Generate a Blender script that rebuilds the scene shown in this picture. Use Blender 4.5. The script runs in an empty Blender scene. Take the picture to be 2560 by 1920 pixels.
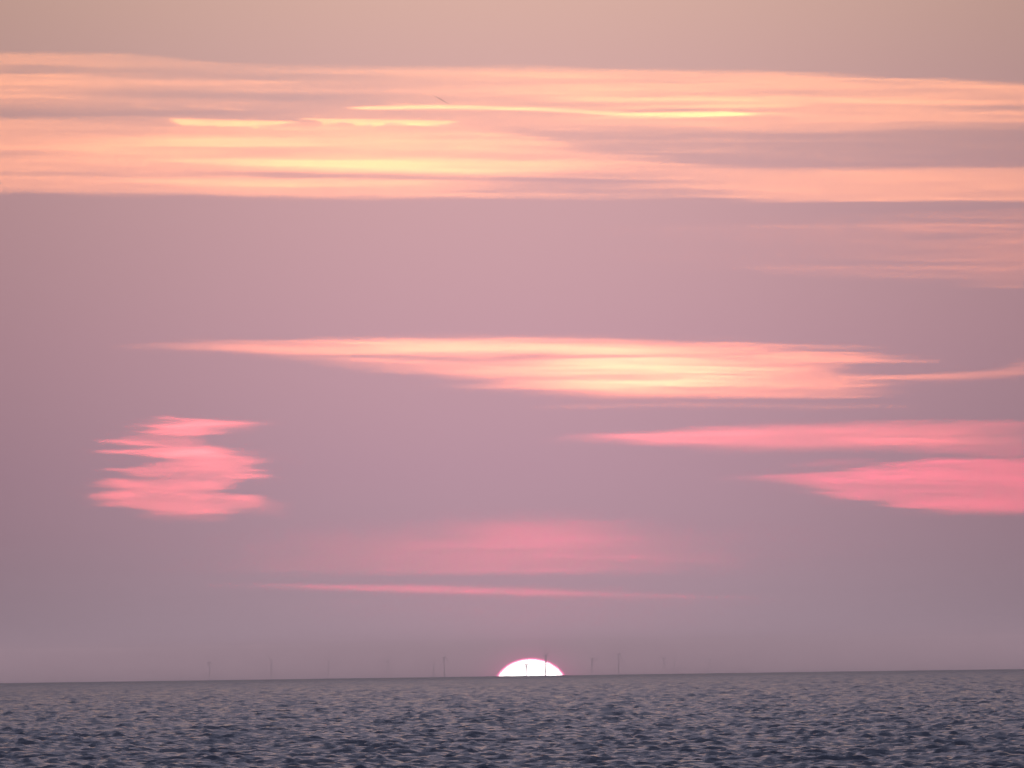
import bpy, math, random
import numpy as np
from mathutils import Matrix, Vector

random.seed(7)
C = bpy.context.scene.collection
S = bpy.context.scene
RE = 7.4e6                     # effective earth radius (with refraction), metres
CAM_H = 10.0
PX = 4.31e-5                   # radians per pixel of the 2560 x 1920 photograph

# ------------------------------------------------------------------ camera
cam_d = bpy.data.cameras.new('camera')
cam = bpy.data.objects.new('camera', cam_d)
C.objects.link(cam)
cam_d.sensor_width = 36.0
cam_d.angle = 2 * math.atan(1280 * PX)
cam_d.clip_start = 0.5
cam_d.clip_end = 600000.0
PITCH = math.radians(1.709)
ROLL = math.radians(-0.795)
fwd = Vector((0, math.cos(PITCH), math.sin(PITCH)))
right0 = Vector((1, 0, 0))
up0 = right0.cross(fwd)
right = (right0 * math.cos(ROLL) + up0 * math.sin(ROLL)).normalized()
up = right.cross(fwd).normalized()
m = Matrix((right, up, -fwd)).transposed().to_4x4()
m.translation = Vector((0, 0, CAM_H))
cam.matrix_world = m
S.camera = cam


def direction(px, py):
    """Bearing of a point of the photograph (2560 x 1920), as x and z per metre of y."""
    u = (np.asarray(px, float) - 1280) * PX
    v = (960 - np.asarray(py, float)) * PX
    d = [fwd[i] + right[i] * u + up[i] * v for i in range(3)]
    return d[0] / d[1], d[2] / d[1]


# ------------------------------------------------------------------ world
SUN_PX, SUN_PY, SUN_RAD, SUN_FLAT = 1327.0, 1716.0, 95 * PX, 0.77     # refraction lifts and flattens the disc
LAMP_PY = 1749.0
sx, sz = direction(SUN_PX, SUN_PY)
sun_dir = Vector((float(sx), 1.0, float(sz))).normalized()
SUN_AZ = math.atan2(sun_dir.x, sun_dir.y)
lx, lz = direction(SUN_PX, LAMP_PY)
lamp_dir = Vector((float(lx), 1.0, float(lz))).normalized()

W = bpy.data.worlds.new('World')
S.world = W
W.use_nodes = True
nt = W.node_tree
nt.nodes.clear()


class NT:
    def __init__(s, tree): s.t = tree
    def n(s, kind, **kw):
        nd = s.t.nodes.new(kind)
        for k, v in kw.items():
            if isinstance(k, str) and k.startswith('_'): continue
            setattr(nd, k, v)
        return nd
    def link(s, a, b): s.t.links.new(a, b)
    def math(s, op, a, b=None, c=None, clamp=False):
        nd = s.t.nodes.new('ShaderNodeMath'); nd.operation = op; nd.use_clamp = clamp
        for i, x in enumerate((a, b, c)):
            if x is None: continue
            if isinstance(x, (int, float)): nd.inputs[i].default_value = x
            else: s.t.links.new(x, nd.inputs[i])
        return nd.outputs[0]
    def mix(s, f, a, b, mode='MIX'):
        nd = s.t.nodes.new('ShaderNodeMix'); nd.data_type = 'RGBA'; nd.blend_type = mode
        for i, x in ((0, f), (6, a), (7, b)):
            if isinstance(x, (int, float)): nd.inputs[i].default_value = x
            elif isinstance(x, tuple): nd.inputs[i].default_value = (*x, 1)
            else: s.t.links.new(x, nd.inputs[i])
        return nd.outputs[2]
    def ramp(s, f, stops, interp='LINEAR'):
        nd = s.t.nodes.new('ShaderNodeValToRGB'); cr = nd.color_ramp; cr.interpolation = interp
        while len(cr.elements) < len(stops): cr.elements.new(0.5)
        for e, (p, c) in zip(cr.elements, stops):
            e.position = p; e.color = (*c, 1)
        s.t.links.new(f, nd.inputs[0])
        return nd.outputs[0]


def lin(r, g, b):
    f = lambda c: (c / 255 / 12.92) if c / 255 <= 0.04045 else ((c / 255 + 0.055) / 1.055) ** 2.4
    return (f(r), f(g), f(b))


w = NT(nt)
tc = w.n('ShaderNodeTexCoord')
sep = w.n('ShaderNodeSeparateXYZ')
w.link(tc.outputs['Generated'], sep.inputs[0])
X, Y, Z = sep.outputs
elev = w.math('MULTIPLY', w.math('ARCSINE', Z), 180 / math.pi)          # degrees
azim = w.math('MULTIPLY', w.math('ARCTAN2', X, Y), 180 / math.pi)
# low sky: 0 .. 6 degrees above the horizon
HAZE_S, HAZE_TOP, HAZE_FAR = 6.4e-5, 92.0, 42500.0


def behind_haze(el):
    """the haze layer dims what lies behind it and adds its own light: brighter sky just above the horizon makes up for it"""
    tau = HAZE_S * min(HAZE_FAR, (HAZE_TOP - CAM_H) / max(math.radians(el), 1e-5))
    t0 = HAZE_S * HAZE_FAR
    q = COMP * (1 - math.exp(-t0)) / t0
    return (1 - q * tau) / math.exp(-tau)


COMP = 1.0
base = [(0, (164, 138, 149)), (.24, (166, 139, 150)), (.5, (170, 140, 152)), (.75, (176, 141, 154)), (1.2, (185, 145, 159)), (2.0, (199, 154, 164)),
        (3.0, (209, 163, 166)), (3.6, (213, 169, 164)), (4.1, (218, 175, 162)), (6.0, (222, 184, 156))]
stops = []
for e_ in (0, .094, .105, .12, .14, .17, .2, .25, .32, .42, .6, .8, 1.2, 2.0, 3.0, 3.6, 4.1, 6.0):
    c_ = [np.interp(e_, [q_[0] for q_ in base], [q_[1][i] for q_ in base]) for i in range(3)]
    stops.append((e_ / 6.0, tuple(behind_haze(e_) * v for v in lin(*c_))))
low = w.ramp(w.math('DIVIDE', elev, 6.0, clamp=True), stops)
high = w.ramp(w.math('DIVIDE', elev, 90.0, clamp=True), [
    (0.060, lin(222, 184, 156)),
    (0.080, lin(214, 186, 184)),
    (0.120, lin(202, 180, 192)),
    (0.280, lin(178, 176, 204)),
    (0.600, lin(146, 158, 194)),
    (1.000, lin(122, 134, 170))])
sky_t = w.n('ShaderNodeTexSky')
sky_t.sky_type = 'NISHITA'
sky_t.sun_disc = False
sky_t.sun_elevation = math.radians(0.0)
sky_t.sun_rotation = SUN_AZ
nish = w.mix(1.0, sky_t.outputs[0], (0.10, 0.10, 0.10), 'MULTIPLY')
up_mix = w.math('MULTIPLY', w.math('SUBTRACT', w.math('DIVIDE', elev, 30.0), 0.5, clamp=True), 0.35)
high = w.mix(up_mix, high, nish)
f_up = w.math('MULTIPLY', w.math('SUBTRACT', elev, 4.6), 1 / 1.4, clamp=True)
col = w.mix(f_up, low, high)
# the glow fades to both sides of the sun's azimuth
da = w.math('SUBTRACT', azim, math.degrees(SUN_AZ) - 0.10)
g1 = w.math('EXPONENT', w.math('MULTIPLY', w.math('MULTIPLY', da, da), -1 / 3.4 ** 2))
g2 = w.math('EXPONENT', w.math('MULTIPLY', w.math('MULTIPLY', da, da), -1 / 45.0 ** 2))
gain = w.math('ADD', w.math('MULTIPLY', g1, 0.58), w.math('ADD', w.math('MULTIPLY', g2, 0.08), 0.34))
gain = w.math('ADD', gain, w.math('MULTIPLY', w.math('MULTIPLY', w.math('DIVIDE', elev, 4.5, clamp=True), w.math('SUBTRACT', 1.0, g1)), 0.14))
cg = w.n('ShaderNodeCombineColor')
for i in range(3): w.link(gain, cg.inputs[i])
col = w.mix(1.0, col, cg.outputs[0], 'MULTIPLY')
# aureole close round the sun
de = w.math('SUBTRACT', elev, math.degrees(math.asin(sun_dir.z)))
da2 = w.math('SUBTRACT', azim, math.degrees(SUN_AZ))
rr = w.math('ADD', w.math('MULTIPLY', da2, da2), w.math('MULTIPLY', w.math('MULTIPLY', de, de), 1 / SUN_FLAT ** 2))
rd = w.math('SQRT', rr)
au = w.math('EXPONENT', w.math('MULTIPLY', w.math('SUBTRACT', rd, math.degrees(SUN_RAD)), -1 / 0.075))
au = w.math('MINIMUM', au, 1.5)
aw = w.math('EXPONENT', w.math('MULTIPLY', rr, -1 / 1.0 ** 2))
ca = w.n('ShaderNodeCombineColor')
w.link(w.math('ADD', w.math('MULTIPLY', au, 1.3), w.math('MULTIPLY', aw, 0.11)), ca.inputs[0])
w.link(w.math('MULTIPLY', au, 0.05), ca.inputs[1])
w.link(w.math('ADD', w.math('MULTIPLY', au, 0.42), w.math('MULTIPLY', aw, 0.015)), ca.inputs[2])
col = w.mix(1.0, col, ca.outputs[0], 'ADD')
bg = w.n('ShaderNodeBackground')
w.link(col, bg.inputs[0])
bg.inputs[1].default_value = 1.0
out = w.n('ShaderNodeOutputWorld')
w.link(bg.outputs[0], out.inputs[0])

# ------------------------------------------------------------------ sun lamp
SUN_E = 3.6
ld = bpy.data.lights.new('sun_light', 'SUN')
ld.energy = SUN_E
ld.angle = math.radians(0.5)
ld.color = (1.0, 0.58, 0.60)
lo = bpy.data.objects.new('sun_light', ld)
C.objects.link(lo)
lo.rotation_mode = 'QUATERNION'
lo.rotation_quaternion = lamp_dir.to_track_quat('Z', 'Y')

# ------------------------------------------------------------------ render settings
S.render.engine = 'CYCLES'
S.view_settings.view_transform = 'Standard'
S.view_settings.look = 'None'
S.view_settings.exposure = 0.0
S.view_settings.gamma = 1.0
S.cycles.use_denoising = True
S.cycles.volume_bounces = 0
S.cycles.max_bounces = 4
S.cycles.glossy_bounces = 2
S.cycles.diffuse_bounces = 1
S.cycles.transparent_max_bounces = 32
S.cycles.sample_clamp_indirect = 3.0
S.cycles.caustics_reflective = False
S.cycles.caustics_refractive = False


# ------------------------------------------------------------------ helpers
def np_mesh(name, co, quads, smooth=True):
    me = bpy.data.meshes.new(name)
    nq = len(quads)
    me.vertices.add(len(co))
    me.vertices.foreach_set('co', np.ascontiguousarray(co, dtype=np.float32).ravel())
    me.loops.add(nq * 4)
    me.loops.foreach_set('vertex_index', np.ascontiguousarray(quads, dtype=np.int32).ravel())
    me.polygons.add(nq)
    me.polygons.foreach_set('loop_start', np.arange(0, nq * 4, 4, dtype=np.int32))
    me.polygons.foreach_set('loop_total', np.full(nq, 4, dtype=np.int32))
    me.update(calc_edges=True)
    if smooth:
        me.polygons.foreach_set('use_smooth', np.ones(nq, dtype=bool))
    return me


def link(name, me, mat=None, parent=None, loc=None):
    o = bpy.data.objects.new(name, me)
    C.objects.link(o)
    if mat: me.materials.append(mat)
    if parent: o.parent = parent
    if loc is not None: o.location = loc
    return o


def tag(o, label=None, cat=None, group=None, kind=None):
    for k, v in (('label', label), ('category', cat), ('group', group), ('kind', kind)):
        if v: o[k] = v
    return o


def material(name):
    mt = bpy.data.materials.new(name)
    mt.use_nodes = True
    mt.node_tree.nodes.clear()
    return mt, NT(mt.node_tree)


# ------------------------------------------------------------------ sea
def wave_field(x, y, spacing):
    rng = np.random.default_rng(11)
    n = 120
    lam = 1.4 * (40 / 1.4) ** rng.random(n)
    k = 2 * np.pi / lam
    lp = 8.5
    amp = np.sqrt(np.exp(-1.1 * (lam / lp) ** 2) * (lam / lp) ** 1.8)      # growing to the peak, short tail beyond
    amp *= 0.20 * np.sqrt(2.0 / np.sum(amp ** 2))                          # rms height about 0.3 m
    spread = np.where(lam > 10, 0.4, 0.6)
    th = -np.pi / 2 + 0.18 + spread * rng.standard_normal(n)               # travelling towards the beach
    ph = rng.random(n) * 2 * np.pi
    z = np.zeros_like(x); dx = np.zeros_like(x); dy = np.zeros_like(x)
    for i in range(n):
        cx, cy = np.cos(th[i]), np.sin(th[i])
        fade = np.clip((lam[i] / spacing - 0.6) / 1.2, 0, 1)
        sel = fade > 0
        if not sel.any(): continue
        p = k[i] * (cx * x[sel] + cy * y[sel]) + ph[i]
        a = amp[i] * fade[sel]
        z[sel] += a * np.cos(p)
        s = a * np.sin(p) * 0.85
        dx[sel] -= cx * s; dy[sel] -= cy * s
    return z, dx, dy


def build_sea():
    r = [2.0]
    while r[-1] < 41800:
        q = r[-1]
        g = 0.030 if q < 550 else (0.0008 if q < 12600 else 0.02)
        r.append(q * (1 + g))
    r = np.array(r)
    d0 = np.arange(-4.5, 4.5001, 0.0145)
    side = [4.5]
    st = 0.03
    while side[-1] < 178:
        st = min(st * 1.22, 3.0)
        side.append(side[-1] + st)
    side = np.array(side[1:-1])
    az = np.radians(np.concatenate([-side[::-1], d0, side]))
    R, A = np.meshgrid(r, az, indexing='ij')
    dr = np.gradient(r)[:, None] * np.ones_like(A)
    da = R * np.gradient(az)[None, :]
    sp = np.maximum(dr * 0.8, da)
    x = R * np.sin(A); y = R * np.cos(A)
    big = np.where(R > 16000, 1e9, sp)
    z, ddx, ddy = wave_field(x.ravel(), y.ravel(), big.ravel())
    z = z.reshape(x.shape)
    x = x + ddx.reshape(x.shape); y = y + ddy.reshape(x.shape)
    z = z - (R * R) / (2 * RE)
    co = np.stack([x, y, z], -1).reshape(-1, 3)
    nr, na = x.shape
    i = np.arange(nr - 1)[:, None] * na + np.arange(na - 1)[None, :]
    q = np.stack([i, i + 1, i + na + 1, i + na], -1).reshape(-1, 4)[:, ::-1]
    # close the ring behind the camera
    j = np.arange(nr - 1) * na
    q2 = np.stack([j + na - 1, j, j + na, j + 2 * na - 1], -1)[:, ::-1]
    return np_mesh('sea', co, np.concatenate([q, q2]))


mt, t = material('sea_water')
b = t.n('ShaderNodeBsdfPrincipled')
b.inputs['Base Color'].default_value = (0.058, 0.078, 0.120, 1)

b.inputs['IOR'].default_value = 1.34
tco = t.n('ShaderNodeTexCoord')
mp = t.n('ShaderNodeMapping'); mp.inputs['Scale'].default_value = (0.55, 1.0, 1.0)
t.link(tco.outputs['Object'], mp.inputs[0])
n1 = t.n('ShaderNodeTexNoise'); n1.inputs['Scale'].default_value = 0.55; n1.inputs['Detail'].default_value = 5
n1.inputs['Roughness'].default_value = 0.6
t.link(mp.outputs[0], n1.inputs['Vector'])
bp = t.n('ShaderNodeBump'); bp.inputs['Strength'].default_value = 1.0; bp.inputs['Distance'].default_value = 0.48
t.link(n1.outputs[0], bp.inputs['Height'])
t.link(bp.outputs[0], b.inputs['Normal'])
ln = t.n('ShaderNodeVectorMath', operation='LENGTH'); t.link(tco.outputs['Object'], ln.inputs[0])
rg = t.n('ShaderNodeMapRange'); rg.interpolation_type = 'SMOOTHSTEP'
rg.inputs['From Min'].default_value = 1200; rg.inputs['From Max'].default_value = 9000
rg.inputs['To Min'].default_value = 0.09; rg.inputs['To Max'].default_value = 0.33
t.link(ln.outputs['Value'], rg.inputs['Value']); t.link(rg.outputs[0], b.inputs['Roughness'])
o = t.n('ShaderNodeOutputMaterial'); t.link(b.outputs[0], o.inputs[0])
sea = link('sea', build_sea(), mt)
tag(sea, kind='structure')

# ------------------------------------------------------------------ the sun
SUN_D = 260000.0


def build_sun():
    me = bpy.data.meshes.new('sun')
    import bmesh
    bm = bmesh.new()
    bmesh.ops.create_uvsphere(bm, u_segments=96, v_segments=64, radius=SUN_D * SUN_RAD)
    for f in bm.faces: f.smooth = True
    bm.to_mesh(me); bm.free()
    return me


mt, t = material('sun_glow')
# limb darkening: white-hot middle, red limb; the outermost ring is a painted-in glow (distance from the line of sight to the earth, object space)
tco = t.n('ShaderNodeTexCoord')
sp_ = t.n('ShaderNodeSeparateXYZ'); t.link(tco.outputs['Object'], sp_.inputs[0])
rad = t.math('SQRT', t.math('ADD', t.math('MULTIPLY', sp_.outputs[0], sp_.outputs[0]), t.math('MULTIPLY', sp_.outputs[2], sp_.outputs[2])))
rad = t.math('DIVIDE', rad, SUN_D * SUN_RAD)
colr = t.ramp(rad, [(0.0, (1.0, 0.98, 0.95)), (0.86, (1.0, 0.95, 0.90)), (0.90, (1.0, 0.75, 0.75)), (0.93, (0.66, 0.12, 0.26)), (0.955, (0.24, 0.014, 0.075)), (1.0, (0.0, 0.0, 0.0))])
em = t.n('ShaderNodeEmission'); em.inputs[1].default_value = 13.5
t.link(colr, em.inputs[0])
tr = t.n('ShaderNodeBsdfTransparent')          # glowing gas: light passes through it
ad = t.n('ShaderNodeAddShader'); t.link(em.outputs[0], ad.inputs[0]); t.link(tr.outputs[0], ad.inputs[1])
o = t.n('ShaderNodeOutputMaterial'); t.link(ad.outputs[0], o.inputs[0])
mt.cycles.emission_sampling = 'NONE'
sun = link('sun', build_sun(), mt, loc=Vector((0, 0, CAM_H)) + sun_dir * SUN_D)
sun.scale = (1, 1, SUN_FLAT)
tag(sun, 'white glowing sun with a pink rim, half sunk below the sea horizon', 'sun')


# ------------------------------------------------------------------ clouds: real bodies of thin vapour, lit from behind by the sun lamp
def vnoise(x, y, seed):
    """smooth 2-D value noise, -1..1"""
    rng = np.random.default_rng(seed)
    tab = rng.random((256, 256)) * 2 - 1
    xi = np.floor(x).astype(int); yi = np.floor(y).astype(int)
    fx = x - xi; fy = y - yi
    fx = fx * fx * (3 - 2 * fx); fy = fy * fy * (3 - 2 * fy)
    g = lambda a, b_: tab[(xi + a) % 256, (yi + b_) % 256]
    return (g(0, 0) * (1 - fx) + g(1, 0) * fx) * (1 - fy) + (g(0, 1) * (1 - fx) + g(1, 1) * fx) * fy


def fbm(x, y, lx, ly, seed, octv=4, gain=0.55, shear=0.0):
    s = 0; a = 1; tot = 0
    for o_ in range(octv):
        s = s + a * vnoise(x / lx + 31.7 * o_, (y + shear * x) / ly + 17.3 * o_, seed + o_)
        tot += a; a *= gain; lx *= 0.5; ly *= 0.55
    return s / tot


def ss(a, b_, x):
    t_ = np.clip((x - a) / (b_ - a), 0, 1)
    return t_ * t_ * (3 - 2 * t_)


def interp(x, pts):
    """smooth curve through (x, value) points"""
    px_, py_ = np.array(pts, float).T
    xs = np.linspace(px_[0], px_[-1], 400)
    v = np.interp(xs, px_, py_)
    wdt = 13
    kern = np.hanning(wdt + 2)[1:-1]; kern /= kern.sum()
    v = np.convolve(np.pad(v, wdt // 2, mode='edge'), kern, 'valid')
    return np.interp(x, xs, v)


def band(x, y, top, bot, st, sb, a):
    """a layer between two curves: top and bot edges with softness st and sb, strength curve a"""
    T_ = interp(x, top); B_ = interp(x, bot)
    return ss(T_ - st / 2, T_ + st / 2, y) * (1 - ss(B_ - sb / 2, B_ + sb / 2, y)) * interp(x, a)


def wisp(x, y, x0, x1, y0, y1, h, a, sag=0.0, p0=0.25, p1=0.25):
    """a tapered streak from (x0,y0) to (x1,y1), half height h in the middle"""
    u = (x - x0) / (x1 - x0)
    uc = np.clip(u, 0, 1)
    c = y0 + (y1 - y0) * u + sag * 4 * uc * (1 - uc)
    prof = ss(0, p0, u) * (1 - ss(1 - p1, 1, u))
    hh = h * (0.35 + 0.65 * prof)
    return a * prof * np.exp(-((y - c) / hh) ** 2)


def blob(x, y, cx, cy, rx, ry, a, p=1.0):
    return a * np.exp(-((((x - cx) / rx) ** 2 + ((y - cy) / ry) ** 2) ** p))


def blur(a, sx_, sy_):
    def one(a_, s_):
        n_ = int(3 * s_) + 1
        k_ = np.exp(-0.5 * (np.arange(-n_, n_ + 1) / s_) ** 2); k_ /= k_.sum()
        p_ = np.pad(a_, ((n_, n_), (0, 0)), mode='edge')
        return sum(k_[i_] * p_[i_:i_ + a_.shape[0]] for i_ in range(2 * n_ + 1))
    return one(one(a, sx_).T, sy_).T


SIGMA = 1.2e-4
K = 6.6         # light sent to the camera per unit of optical depth, in the red


def cloud_object(name, label, field, box, dist, tint, group, step=(7.0, 2.5), off=0.012, warp=(170, 9), fibre=(380, 10), soft=(.07, .08)):
    x0, x1, y0, y1 = box
    gx = np.arange(x0, x1 + 1, step[0]); gy = np.arange(y0, y1 + 1, step[1])
    X_, Y_ = np.meshgrid(gx, gy, indexing='ij')
    # fibres: shear the body along the wind so that edges and ends break into fine fingers
    wx = warp[0] * (0.65 * fbm(X_, Y_, 900, 9, 201, 3, .6, -.01) + 0.35 * fbm(X_, Y_, 260, 5, 207, 2, .6, -.01))
    wy = warp[1] * fbm(X_, Y_, 420, 14, 211, 4, .6)
    A_ = field(X_ + wx, Y_ + wy) * ss(0, 700 if x0 < -500 else 60, X_ + 2.5 * wx - x0 - (350 if x0 < -500 else 0)) * ss(0, 700 if x1 > 3000 else 60, x1 - (350 if x1 > 3000 else 0) - X_ - 2.5 * wx)
    A_ = np.clip(A_, 0, None)
    A_ = (1 - soft[0] - soft[1]) * A_ + soft[0] * blur(A_, 60 / step[0], 7 / step[1]) + soft[1] * blur(A_, 160 / step[0], 16 / step[1])
    fib = fbm(X_, Y_, fibre[0], fibre[1], 221, 4, .6, -.004)
    A_ = A_ * (1 + (0.48 + 0.7 * np.exp(-A_ / 0.22)) * fib)
    # let the body end cleanly inside its box
    ex = ss(0, 60, X_ - x0) * ss(0, 60, x1 - X_) * ss(0, 10, Y_ - y0) * ss(0, 10, y1 - Y_)
    A_ = np.clip(A_ * ex - off, 0, None)
    tau = A_ / K
    th = np.where(tau > 0, np.maximum(tau / SIGMA, 12.0), 0)
    th[0, :] = th[-1, :] = 0; th[:, 0] = th[:, -1] = 0
    keep = th > 0
    dxr, dzr = direction(X_, Y_)
    cx, cz = direction((x0 + x1) / 2, (y0 + y1) / 2)
    org = np.array([cx * dist, dist, cz * dist + CAM_H])
    # a faint broad undulation so that the two faces are not mirror images
    bend = 260 * fbm(X_, Y_, 500, 60, 77, 2)
    yf = dist + bend - th * 0.45; yb = dist + bend + th * 0.55
    f = np.stack([dxr * yf, yf, dzr * yf + CAM_H], -1) - org
    bk = np.stack([dxr * yb, yb, dzr * yb + CAM_H], -1) - org
    nx, ny = X_.shape
    idx = np.arange(nx * ny).reshape(nx, ny)
    bidx = np.where(keep, idx + nx * ny, idx)
    q = lambda I: np.stack([I[:-1, :-1], I[1:, :-1], I[1:, 1:], I[:-1, 1:]], -1)
    cell = keep[:-1, :-1] | keep[1:, :-1] | keep[1:, 1:] | keep[:-1, 1:]
    qf = q(idx)[cell][:, ::-1]; qb = q(bidx)[cell]
    co = np.concatenate([f.reshape(-1, 3), bk.reshape(-1, 3)])
    allq = np.concatenate([qf, qb])
    used = np.unique(allq)
    remap = np.zeros(len(co), int); remap[used] = np.arange(len(used))
    me = np_mesh(name, co[used], remap[allq], smooth=False)
    mt, t = material(name + '_vapour')
    vs = t.n('ShaderNodeVolumeScatter')
    vs.inputs['Color'].default_value = (tint[0], tint[1] * 0.52, tint[2] * 0.18, 1)  # reddening of the sunlight is put into the scatter colour
    vs.inputs['Density'].default_value = SIGMA
    vs.inputs['Anisotropy'].default_value = 0.75
    va_ = t.n('ShaderNodeVolumeAbsorption')
    va_.inputs['Color'].default_value = (1, .97, .35, 1); va_.inputs['Density'].default_value = (1.2 if tint is HI else 0.0) * SIGMA  # blue absorption in the high clouds stands in for light-reddening air
    sh_ = t.n('ShaderNodeAddShader'); t.link(vs.outputs[0], sh_.inputs[0]); t.link(va_.outputs[0], sh_.inputs[1])
    o_ = t.n('ShaderNodeOutputMaterial'); t.link(sh_.outputs[0], o_.inputs['Volume'])
    ob = link(name, me, mt, loc=Vector(org))
    tag(ob, label, 'cloud', group, 'stuff')
    return ob


HI, MID, LOW = (1.0, 1.0, 1.0), (1.0, 0.72, 0.62), (1.0, 0.31, 0.80)  # cloud tints by height, carrying the reddened sunlight as colour
GRP = 'thin sunlit clouds above the sea'


def f_upper(x, y):
    """upper half of the high bank"""
    fine = fbm(x, y, 420, 9, 3, 4)
    broad = fbm(x, y, 800, 34, 9, 3)
    top = [(-400, 138), (0, 133), (300, 138), (700, 165), (1000, 170), (1400, 168), (1900, 180), (2300, 200), (2560, 214), (3000, 235)]
    bot = [(-400, 300), (0, 288), (420, 296), (800, 300), (1100, 318), (1500, 335), (2000, 328), (2560, 318), (3000, 315)]
    a = band(x, y, top, bot, 14, 30, [(-400, .30), (0, .30), (420, .22), (800, .26), (1150, .36), (1500, .42), (1900, .42), (2300, .38), (2560, .38), (3000, .3)])
    a = a * 1.15 * (1 + 0.5 * broad + 0.40 * fine)
    # grey gaps at the left
    a = a - wisp(x, y, -300, 1300, 165, 205, 13, .17, 0, .2, .4)
    a = a - wisp(x, y, 100, 1050, 232, 248, 9, .13)
    a = a - wisp(x, y, -500, 1250, 283, 283, 12, .17, 0, .1, .45)
    a = a - wisp(x, y, 550, 1200, 262, 268, 16, .12)
    # left streaks
    a = a + wisp(x, y, -300, 260, 172, 176, 5, .16, 0, .3, .6)
    a = a + wisp(x, y, -300, 900, 205, 208, 8, .20)
    a = a + wisp(x, y, 300, 395, 262, 272, 3, .22) + wisp(x, y, 500, 580, 265, 273, 3.5, .34)
    # bright threads
    th = wisp(x, y, 890, 1500, 265, 276, 5.5, 1.75, 0, .12, .25)
    th = th + wisp(x, y, 1200, 2000, 272, 281, 5, 1.15, 4)
    th = th + wisp(x, y, 1380, 1900, 281, 281, 5.5, 1.75, 4, .3, .15) + wisp(x, y, 1925, 1970, 280, 280, 3.5, .5)
    th = th + wisp(x, y, 1350, 2150, 272, 255, 6, .85, 0, .3, .45)
    th = th + wisp(x, y, 1250, 2050, 252, 252, 6, .62, -5)
    th = th + wisp(x, y, 1150, 2350, 222, 222, 9, .38, -6)
    th = th + wisp(x, y, 1900, 2700, 248, 256, 7, .25)
    for k_, (yy, xa, xb, aa) in enumerate(((186, 1000, 1900, .22), (196, 1500, 2500, .25), (206, 1250, 2300, .2), (213, 1700, 2900, .25), (232, 1100, 1800, .45), (240, 1550, 2500, .3), (262, 1500, 2100, .5), (292, 1200, 2000, .2), (300, 1700, 2700, .22), (228, -300, 500, .14), (247, -300, 700, .12), (188, -200, 600, .1))):
        th = th + wisp(x, y, xa, xb, yy, yy + 3, 3.2, aa, 0, .4, .4)
    a = a + th * (1 + 0.25 * fine)
    # grey threads at the right
    a = a - wisp(x, y, 2150, 2900, 275, 270, 6, .30, 0, .5, .1) - wisp(x, y, 2300, 3000, 243, 243, 5, .20)
    a = a - wisp(x, y, 1500, 1950, 236, 237, 5, .22) - wisp(x, y, 1500, 1800, 273, 272, 3, .35)
    return a


def f_lower(x, y):
    """lower half of the high bank, with the bright yellow heart"""
    fine = fbm(x, y, 380, 8, 23, 4)
    broad = fbm(x, y, 420, 36, 29, 3)
    top = [(-400, 296), (0, 295), (420, 300), (800, 306), (1150, 318), (1280, 335), (1430, 372), (1640, 404), (1750, 417), (2000, 421), (2560, 418), (3000, 420)]
    bot = [(-400, 486), (0, 486), (400, 488), (900, 493), (1250, 497), (1700, 493), (2000, 497), (2560, 500), (3000, 502)]
    a = band(x, y, top, bot, 24, 16, [(-400, .36), (0, .40), (400, .44), (900, .46), (1250, .38), (1600, .36), (1900, .44), (2560, .46), (3000, .4)])
    a = a * 1.18 * (1 + 0.25 * broad + 0.22 * fine)
    heart = wisp(x, y, 260, 1780, 402, 420, 17, 1.75, 0, .45, .55)
    heart = heart * (1 + 0.15 * fine)
    a = a + heart
    a = a + blob(x, y, 600, 352, 230, 13, .55) + blob(x, y, 830, 356, 420, 22, .45) + blob(x, y, 380, 380, 300, 20, .25)
    a = a + blob(x, y, 640, 458, 320, 13, .32) + wisp(x, y, 250, 1400, 455, 462, 12, .30)
    a = a - blob(x, y, 640, 378, 130, 9, .38) - blob(x, y, 400, 372, 70, 9, .2)
    # grey bands
    a = a - wisp(x, y, -500, 950, 436, 434, 8, .34, 0, .1, .7) - wisp(x, y, 300, 2000, 434, 455, 8, .42, 0, .3, .3)
    a = a - wisp(x, y, 950, 1700, 456, 462, 9, .25) - wisp(x, y, 1000, 2000, 476, 482, 13, .34, 0, .25, .3)
    a = a - wisp(x, y, -200, 150, 392, 393, 4, .2) - wisp(x, y, 1200, 1700, 345, 345, 10, .10)
    a = a + wisp(x, y, 1500, 2900, 492, 497, 4, .2)
    return a


def f_ragged(x, y):
    """two white-hot ragged strips"""
    n = fbm(x, y, 60, 14, 41, 4)
    n2 = fbm(x, y, 120, 30, 43, 3)
    n3 = fbm(x, y, 22, 10, 47, 3)
    def strip(x0, x1, t0, t1, h):
        u = (x - x0) / (x1 - x0)
        hh = h * ss(0, .22, u) * (1 - ss(.8, 1.0, u)) * (0.75 + .55 * n2 + .45 * n3)
        T_ = t0 + (t1 - t0) * u
        return ss(T_ - 3, T_ + 4, y) * (1 - ss(T_ + hh - 3, T_ + hh + 6, y)) * ss(0, .1, u) * (1 - ss(.93, 1, u))
    a = strip(405, 755, 297, 304, 15) + strip(735, 1165, 295, 302, 19)
    return 1.6 * a * (1 + .25 * n)


def f_greyband(x, y):
    """faint pink layer in the grey between the two banks, right"""
    fine = fbm(x, y, 400, 8, 51, 3)
    a = band(x, y, [(1150, 330), (1600, 338), (2600, 330)], [(1150, 372), (1450, 400), (2000, 410), (2600, 412)], 24, 20, [(1150, .26), (1400, .16), (1700, .11), (2000, .08), (2600, .05)])
    a = a + wisp(x, y, 1150, 2300, 352, 354, 5, .13) + wisp(x, y, 1300, 2000, 372, 376, 5, .13)
    return a * (1 + .9 * fine)


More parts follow.
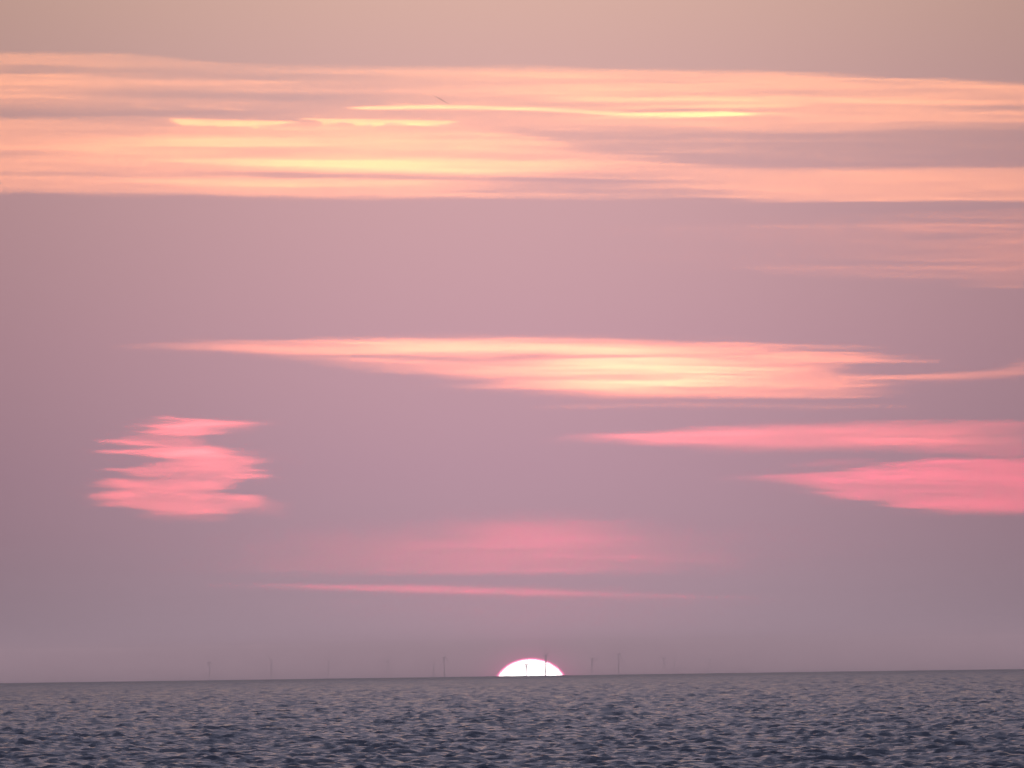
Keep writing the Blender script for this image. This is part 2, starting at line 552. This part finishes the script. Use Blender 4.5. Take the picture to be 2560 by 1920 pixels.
def f_right_faint(x, y):
    """faint streaks right of the middle"""
    fine = fbm(x, y, 520, 11, 61, 4, shear=-.01)
    a = band(x, y, [(1500, 560), (2000, 545), (2560, 520), (3000, 510)], [(1500, 640), (2000, 690), (2560, 715), (3000, 720)], 30, 20, [(1300, .0), (1700, .03), (2100, .07), (2560, .15), (3000, .15)])
    a = a * (1 + 1.1 * fine)
    a = a + wisp(x, y, 1750, 3000, 572, 558, 4, .32, 0, .7, .2) + wisp(x, y, 1400, 3000, 674, 664, 5, .14, 0, .6, .2)
    a = a + wisp(x, y, 2100, 3000, 602, 600, 5, .24, 0, .7, .2) + wisp(x, y, 2200, 3000, 712, 714, 4, .20, 0, .7, .2) + wisp(x, y, 2100, 3000, 648, 642, 6, .24, 0, .7, .2)
    return a


def f_mid(x, y):
    """the long bright lens"""
    fine = fbm(x, y, 300, 7, 71, 4, shear=-.004)
    top = [(240, 862), (500, 853), (800, 847), (1150, 842), (1500, 844), (1900, 856), (2050, 862)]
    # ragged right end: edge broken into fingers
    wob = 70 * fbm(x * 0, y, 1, 16, 73, 3)
    xx = x + wob
    bot = [(240, 864), (500, 876), (800, 898), (1000, 920), (1200, 948), (1400, 968), (1600, 988), (1900, 990), (2200, 985)]
    a = band(xx, y, top, bot, 7, 26, [(240, .0), (350, .12), (560, .36), (760, .42), (900, .42), (1200, .50), (1500, .60), (1800, .60), (1950, .52), (2100, .35), (2250, 0), (2500, 0)])
    a = a * (1 - ss(1880, 2060, xx + (y - 850) * -0.9) * ss(845, 885, y) * 0.0)
    a = a * (1 + .55 * fine)
    # white-hot heart
    a = a + wisp(x, y, 380, 1960, 872, 874, 13, 2.1, -6, .5, .35) * (1 + .5 * fine)
    a = a + blob(x, y, 1610, 928, 280, 42, 1.5, 1.3) * (1 + 1.1 * fine) + blob(x, y, 1560, 960, 240, 12, .7) + wisp(x, y, 1050, 1900, 930, 925, 7, .45)
    a = a - wisp(x, y, 1180, 1650, 893, 890, 5, .45) - wisp(x, y, 650, 1350, 886, 903, 6, .22)
    a = a - wisp(x, y, 1450, 2000, 944, 950, 4, .35)
    for k_, (yy, xa, xb, aa) in enumerate(((884, 1000, 1750, .7), (898, 1150, 1900, .5), (909, 1250, 1850, .7), (919, 1050, 2000, .8), (931, 1300, 1960, .9), (942, 1420, 1900, .7), (953, 1180, 1950, .9), (963, 1480, 1900, 1.1), (977, 1380, 2000, .35))):
        a = a + wisp(x, y, xa, xb, yy, yy + 2, 3.2, aa, 0, .4, .4)
    # arm to the right and the grey notch under it
    a = a - wisp(x, y, 1960, 2700, 922, 920, 11, .7, 0, .2, .1)
    a = a - wisp(x, y, 1860, 2300, 870, 880, 7, .35, 0, .3, .2)
    a = a + wisp(x, y, 1800, 2480, 888, 908, 10, .75, 0, .2, .6) + wisp(x, y, 1750, 2250, 958, 965, 9, .40)
    a = a + wisp(x, y, 1980, 3100, 958, 884, 13, .75, 0, .35, .2) * (1 + .5 * fine)
    a = a + wisp(x, y, 2150, 3900, 940, 870, 24, .30, 0, .5, .2) * (1 + .6 * fine)
    a = a + wisp(x, y, 1300, 2300, 986, 990, 7, .45) + wisp(x, y, 1050, 1700, 964, 972, 5, .3) + wisp(x, y, 850, 1500, 928, 944, 5, .3) + wisp(x, y, 640, 1200, 896, 912, 4, .25) + wisp(x, y, 1250, 2300, 1018, 1010, 6, .14) + wisp(x, y, 1950, 2300, 1020, 1012, 6, .10)
    return a


def f_left(x, y):
    """the ragged pink cloud low at the left"""
    fine = fbm(x, y, 120, 8, 81, 4, shear=-.02)
    big = fbm(x, y, 150, 26, 83, 3)
    # spine and half-widths by height
    L = [(1030, 390), (1042, 385), (1052, 420), (1062, 395), (1075, 355), (1088, 330), (1098, 250), (1106, 245), (1118, 330), (1128, 240), (1140, 330), (1152, 390), (1162, 330), (1172, 280), (1184, 300), (1196, 285), (1206, 215), (1214, 225), (1226, 270), (1236, 225), (1242, 210), (1250, 250), (1262, 290), (1275, 350), (1290, 430)]
    R = [(1030, 430), (1042, 440), (1050, 560), (1062, 600), (1075, 560), (1088, 520), (1100, 500), (1115, 510), (1128, 560), (1145, 620), (1165, 650), (1180, 660), (1195, 640), (1208, 590), (1218, 570), (1228, 560), (1238, 640), (1250, 690), (1262, 680), (1275, 610), (1290, 560)]
    def lerp(tab):
        a_, b_ = np.array(tab, float).T
        return np.interp(y, a_, b_)
    fing = fbm(x * .15, y, 60, 8, 85, 2, .7)
    l = lerp(L) + 60 * fing; r = lerp(R) + 40 * fing + 16 * big
    a = ss(l - 10, l + 70, x) * (1 - ss(r - 55, r + 30, x)) * ss(1036, 1048, y) * (1 - ss(1272, 1292, y))
    a = a * .60 * (1 + .55 * fine + .3 * big)
    a = a + blob(x, y, 480, 1064, 80, 10, 1.3) + blob(x, y, 480, 1132, 90, 14, 1.4) + blob(x, y, 505, 1160, 90, 6, .35) + blob(x, y, 470, 1084, 70, 6, .3)
    a = a - wisp(x, y, 300, 620, 1091, 1094, 5, .20) - wisp(x, y, 500, 760, 1108, 1116, 8, .4)
    a = a - wisp(x, y, 230, 480, 1150, 1157, 7, .45, 0, .3, .5) - wisp(x, y, 400, 760, 1224, 1236, 5, .35, 0, .4, .2) - wisp(x, y, 230, 500, 1191, 1199, 5, .35, 0, .2, .5)
    a = a + wisp(x, y, 380, 450, 1044, 1045, 5, .5) + wisp(x, y, 185, 420, 1213, 1210, 5, .4, 0, .25, .5) + wisp(x, y, 180, 420, 1244, 1240, 5, .4, 0, .25, .5)
    a = a + wisp(x, y, 215, 430, 1103, 1106, 6, .3) + wisp(x, y, 240, 400, 1131, 1126, 4, .3) + wisp(x, y, 560, 760, 1250, 1285, 18, .1) + wisp(x, y, 320, 600, 1290, 1296, 8, .12)
    a = a + wisp(x, y, 540, 660, 1062, 1068, 8, .18) + wisp(x, y, 350, 640, 1280, 1276, 8, .25)
    return a


def f_right_arm(x, y):
    """long pink streak at the right, pointed to the left"""
    x = x - 45
    fine = fbm(x, y, 260, 9, 91, 4, shear=.01)
    top = [(1350, 1092), (1500, 1084), (1700, 1074), (2000, 1060), (2250, 1056), (2560, 1058), (3000, 1060)]
    bot = [(1350, 1098), (1500, 1106), (1700, 1110), (2000, 1110), (2350, 1112), (2560, 1104), (3000, 1100)]
    a = band(x, y, top, bot, 12, 18, [(1350, .0), (1440, .18), (1560, .48), (1850, .62), (2300, .55), (2500, .35), (3000, .3)])
    a = a * (1 + .35 * fine)
    a = a * (1 + .35 * fbm(x, y, 220, 6, 97, 3)) + wisp(x, y, 1500, 2000, 1093, 1080, 8, .42) + wisp(x, y, 2050, 2420, 1101, 1099, 4, .25) - wisp(x, y, 2300, 2700, 1083, 1080, 7, .25)
    a = a + wisp(x, y, 1500, 1750, 1104, 1106, 5, .25) + wisp(x, y, 1540, 3000, 1118, 1112, 14, .14)
    return a


def f_right_low(x, y):
    """broad pink patch at the right"""
    x = x - 40
    fine = fbm(x, y, 300, 10, 101, 4, shear=.01)
    top = [(1850, 1196), (1950, 1188), (2100, 1165), (2300, 1150), (2560, 1145), (3000, 1146)]
    bot = [(1850, 1200), (1980, 1212), (2100, 1245), (2250, 1275), (2560, 1282), (3000, 1284)]
    a = band(x, y, top, bot, 16, 22, [(1850, .0), (1920, .35), (2000, .55), (2200, .62), (2560, .62), (3000, .5)])
    a = a * (1 + .22 * fine)
    a = a * (1 + .35 * fbm(x, y, 220, 6, 107, 3)) + wisp(x, y, 1925, 2350, 1207, 1190, 6, .28, 0, .2, .5) + wisp(x, y, 2230, 2480, 1158, 1153, 3.5, .35) 
    a = a - wisp(x, y, 2000, 3000, 1228, 1230, 10, .22) - wisp(x, y, 2000, 3100, 1248, 1246, 14, .16) + wisp(x, y, 2100, 3000, 1262, 1264, 6, .12)
    a = a + wisp(x, y, 1930, 2160, 1162, 1147, 5, .14) + wisp(x, y, 2200, 3000, 1132, 1130, 10, .20) + wisp(x, y, 2150, 3000, 1118, 1124, 8, .16)
    a = a + wisp(x, y, 1780, 1990, 1193, 1195, 6, .10)
    return a


def f_glow(x, y):
    """soft rosy veil over the sun with two thin streaks"""
    fine = fbm(x, y, 400, 12, 111, 3)
    a = blob(x, y, 1330, 1342, 200, 40, .36) + blob(x, y, 1270, 1362, 560, 42, .15) + blob(x, y, 1350, 1392, 420, 9, .16)
    a = a + wisp(x, y, 350, 2000, 1410, 1405, 26, .16, -6, .5, .5) + blob(x, y, 1200, 1425, 480, 14, .17)
    a = a * (1 + .25 * fine)
    a = a - wisp(x, y, 850, 1900, 1446, 1450, 12, .04)
    a = a + wisp(x, y, 400, 2050, 1460, 1502, 7, .62, -3, .35, .45) * (1 + .3 * fine)
    a = a + wisp(x, y, 1250, 1900, 1388, 1403, 5, .14)
    a = a + blob(x, y, 1350, 1520, 500, 60, .045)
    return a


cloud_object('cloud_bank', 'peach cloud bank across the top with fine yellow threads in its right half', f_upper, (-1500, 4100, 100, 352), 92000, HI, GRP)
cloud_object('cloud_bank', 'orange cloud bank with a bright yellow heart, under the grey gap at the top left', f_lower, (-1500, 4100, 280, 520), 86000, HI, GRP)
cloud_object('cloud_strip', 'two ragged pale yellow cloud strips end to end above the bright yellow heart', f_ragged, (380, 1200, 285, 335), 80000, HI, GRP, (3.5, 2.0), warp=(12, 2))
cloud_object('cloud_veil', 'faint pink veil in the grey gap between the two high banks, right of the middle', f_greyband, (1080, 2900, 310, 430), 83000, HI, GRP)
cloud_object('cloud_streaks', 'faint pink streaks at the right edge under the high banks', f_right_faint, (1300, 4100, 480, 760), 76000, (1, .8, .55), GRP)
cloud_object('lens_cloud', 'long bright yellow and pink lens of cloud across the middle of the sky', f_mid, (200, 4100, 825, 1050), 70000, MID, GRP)
cloud_object('ragged_cloud', 'ragged pink cloud with pointed fingers, low in the left of the sky', f_left, (100, 860, 1020, 1330), 66000, LOW, GRP, (4.0, 2.0), warp=(70, 3), fibre=(130, 9), soft=(.05, .05))
cloud_object('cloud_streak', 'long pink streak of cloud at the right, pointed at its left end', f_right_arm, (1300, 4100, 1035, 1150), 64000, LOW, GRP)
cloud_object('cloud_patch', 'broad pink patch of cloud at the right edge, lowest on that side', f_right_low, (1740, 4100, 1105, 1310), 60000, (1, .20, .9), GRP)
cloud_object('cloud_veil', 'soft rosy veil of cloud with a thin streak, straight above the sun', f_glow, (200, 2300, 1240, 1650), 56000, (1, .14, .9), GRP, warp=(60, 4))


# ------------------------------------------------------------------ short dark body standing in for a contrail's shadow, before the high bank
def build_trail():
    n, k_ = 40, 10
    d = 52000.0
    (x0, z0), (x1, z1) = direction(1078, 237), direction(1126, 261)
    a = Vector((float(x0) * d, d, float(z0) * d + CAM_H)); b_ = Vector((float(x1) * d, d + 400, float(z1) * (d + 400) + CAM_H))
    mid = (a + b_) / 2
    co, q = [], []
    ax = (b_ - a).normalized(); s1 = ax.cross(Vector((0, 1, 0))).normalized(); s2 = ax.cross(s1)
    for i in range(n):
        u = i / (n - 1)
        rr_ = 3.6 * math.sin(math.pi * min(max(u, .01), .99)) ** 0.8 * (1 + .25 * math.sin(23 * u) * math.sin(9 * u + 1)) + .05
        c = a.lerp(b_, u) + s1 * (2.2 * math.sin(6 * u)) - mid
        for j in range(k_):
            t_ = 2 * math.pi * j / k_
            co.append(c + s1 * rr_ * math.cos(t_) + s2 * rr_ * math.sin(t_) * 3)
    for i in range(n - 1):
        for j in range(k_):
            q.append((i * k_ + j, i * k_ + (j + 1) % k_, (i + 1) * k_ + (j + 1) % k_, (i + 1) * k_ + j))
    me = bpy.data.meshes.new('trail_shadow')
    faces = q + [tuple(range(k_))[::-1], tuple((n - 1) * k_ + j for j in range(k_))]
    me.from_pydata([tuple(v) for v in co], [], faces)
    return me, mid


mt, t = material('trail_dark')
va = t.n('ShaderNodeVolumeAbsorption'); va.inputs['Color'].default_value = (0.35, 0.3, 0.35, 1); va.inputs['Density'].default_value = 0.011  # the shadow's darkness is put in as absorption
o = t.n('ShaderNodeOutputMaterial'); t.link(va.outputs[0], o.inputs['Volume'])
me, mid = build_trail()
tag(link('trail_shadow', me, mt, loc=mid), 'short dark slanting shadow of a trail against the peach cloud bank at the top', 'trail shadow')

# ------------------------------------------------------------------ wind turbines beyond the horizon
import bmesh


def lathe(rings, seg=20, axis='Z'):
    bm = bmesh.new()
    prev = None
    for z, r_ in rings:
        vs_ = [bm.verts.new((r_ * math.cos(2 * math.pi * i / seg), r_ * math.sin(2 * math.pi * i / seg), z)) for i in range(seg)]
        if prev:
            for i in range(seg):
                bm.faces.new((prev[i], prev[(i + 1) % seg], vs_[(i + 1) % seg], vs_[i]))
        else:
            bm.faces.new(vs_[::-1])
        prev = vs_
    bm.faces.new(prev)
    return bm


def finish(bm, name, mat, parent, loc=(0, 0, 0), rot=(0, 0, 0)):
    bmesh.ops.recalc_face_normals(bm, faces=bm.faces)
    me_ = bpy.data.meshes.new(name)
    for f_ in bm.faces: f_.smooth = True
    bm.to_mesh(me_); bm.free()
    ob = link(name, me_, mat, parent, loc)
    ob.rotation_euler = rot
    return ob


def paint(name, c, rough=0.5):
    mt_, t_ = material(name)
    b_ = t_.n('ShaderNodeBsdfPrincipled')
    nz = t_.n('ShaderNodeTexNoise'); nz.inputs['Scale'].default_value = 0.4; nz.inputs['Detail'].default_value = 4
    tx = t_.n('ShaderNodeTexCoord'); t_.link(tx.outputs['Object'], nz.inputs['Vector'])
    cc = t_.mix(nz.outputs[0], tuple(v * .85 for v in c), c)
    t_.link(cc, b_.inputs['Base Color']); b_.inputs['Roughness'].default_value = rough
    o_ = t_.n('ShaderNodeOutputMaterial'); t_.link(b_.outputs[0], o_.inputs[0])
    return mt_


M_WHITE = paint('turbine_white', (0.80, 0.80, 0.80))
M_YELLOW = paint('foundation_yellow', (0.55, 0.36, 0.05))
HUB = 78.0
TSCALE = 1.33
GT = 'wind turbines standing along the horizon'


def blade_bm(length=43.0):
    bm = bmesh.new()
    st = [(1.0, .8, .8, 0), (4, 1.0, .8, .2), (9, 1.5, .5, .35), (20, 1.15, .32, .2), (32, .75, .2, .08), (41, .4, .1, .02), (length, .12, .06, 0)]
    prev = None
    for z, ch, th_, tw in st:
        ring = []
        for i in range(12):
            a_ = 2 * math.pi * i / 12
            x_ = ch * math.cos(a_) + ch * .3; y_ = th_ * math.sin(a_)
            ring.append(bm.verts.new((x_ * math.cos(tw) - y_ * math.sin(tw), x_ * math.sin(tw) + y_ * math.cos(tw), z)))
        if prev:
            for i in range(12): bm.faces.new((prev[i], prev[(i + 1) % 12], ring[(i + 1) % 12], ring[i]))
        else: bm.faces.new(ring[::-1])
        prev = ring
    bm.faces.new(prev)
    return bm


def make_turbine():
    r_ = bpy.data.objects.new('wind_turbine', None)
    C.objects.link(r_)
    finish(lathe([(-4, 3.0), (14, 3.0), (14.02, 4.4), (14.6, 4.4), (14.62, 2.9), (18, 2.8)]), 'foundation', M_YELLOW, r_)
    finish(lathe([(18, 1.6), (45, 1.35), (HUB - 2, 1.0)]), 'tower', M_WHITE, r_)
    bm = bmesh.new()
    bmesh.ops.create_cube(bm, size=1)
    for v in bm.verts: v.co = Vector((v.co.x * 3.2, v.co.y * 9.0 + 2.2, v.co.z * 3.3))
    bmesh.ops.bevel(bm, geom=bm.edges[:], offset=.6, segments=3, affect='EDGES')
    finish(bm, 'nacelle', M_WHITE, r_, (0, 0, HUB))
    hub = finish(lathe([(-1.6, 1.7), (0, 1.9), (1.2, 1.6), (2.0, .8), (2.2, .1)]), 'hub', M_WHITE, r_, (0, -3.4, HUB), (math.pi / 2, 0, 0))
    for i in range(3):
        finish(blade_bm(), 'blade', M_WHITE, r_, (0, -3.8, HUB), (0, i * 2 * math.pi / 3, 0))
    return r_


def dup(root):
    c = root.copy(); C.objects.link(c)
    for ch in list(root.children):
        k_ = ch.copy(); C.objects.link(k_); k_.parent = c
    return c


# bearing (photo x), distance (m), rotor turn (deg), label
TURB = [  # far out in the haze
    (524, 29500, 10, 'faint turbine far left of the sun, leftmost of the row on the horizon'),
    (678, 29000, 50, 'faint turbine on the horizon, second from the left end of the row'),
    (821, 30500, 85, 'faint turbine on the horizon, third from the left end of the row'),
    (969, 30500, 25, 'faint turbine on the horizon, fourth from the left end of the row'),
    (1084, 33500, 70, 'short faint turbine just left of the taller one that stands left of the sun'),
    (1111, 28600, 0, 'tall faint turbine nearest the sun on its left'),
    (1316.5, 34000, 4, 'turbine with visible hub standing against the left half of the sun'),
    (1363.5, 28300, 62, 'turbine tower crossing the right half of the sun'),
    (1480, 30500, 100, 'faint turbine nearest the sun on its right'),
    (1547, 28000, 2, 'tallest faint turbine right of the sun, second beyond it'),
    (1660, 31500, 40, 'faint turbine right of the sun, left one of a close pair'),
    (1687, 33000, 75, 'short faint turbine right of the sun, right one of a close pair'),
    (1774, 32000, 20, 'faint turbine at the right end of the row on the horizon'),
]
proto = make_turbine()
copies = [proto] + [dup(proto) for _ in TURB[1:]]
for ob, (px_, d_, turn, lab) in zip(copies, TURB):
    d_ = d_ * 1.185; ob.scale = (TSCALE,) * 3
    hx, hz = direction(px_, 1690)
    ob.location = (float(hx) * d_, d_, -d_ * d_ / (2 * RE) - 0.3)
    ob.rotation_euler = (0, 0, math.radians(68))
    tag(ob, lab, 'wind turbine', GT)
    k_ = 0
    for ch in ob.children:
        if ch.name.startswith('blade'):
            ch.rotation_euler = (0, math.radians(turn) + k_ * 2 * math.pi / 3, 0)
            k_ += 1

# ------------------------------------------------------------------ haze over the water
me = bpy.data.meshes.new('haze')
hx_, hy0, hy1, hz0, hz1 = HAZE_FAR, -HAZE_FAR, HAZE_FAR, -170.0, HAZE_TOP
v = [(x_, y_, z_) for z_ in (hz0, hz1) for y_ in (hy0, hy1) for x_ in (-hx_, hx_)]
me.from_pydata(v, [], [(0, 2, 3, 1), (4, 5, 7, 6), (0, 1, 5, 4), (2, 6, 7, 3), (0, 4, 6, 2), (1, 3, 7, 5)])
mt, t = material('sea_haze')
pv = t.n('ShaderNodeVolumePrincipled')
pv.inputs['Color'].default_value = (0.80, 0.86, 0.92, 1)
pv.inputs['Density'].default_value = HAZE_S
pv.inputs['Anisotropy'].default_value = 0.515
o = t.n('ShaderNodeOutputMaterial'); t.link(pv.outputs[0], o.inputs['Volume'])
tag(link('haze', me, mt), kind='stuff')
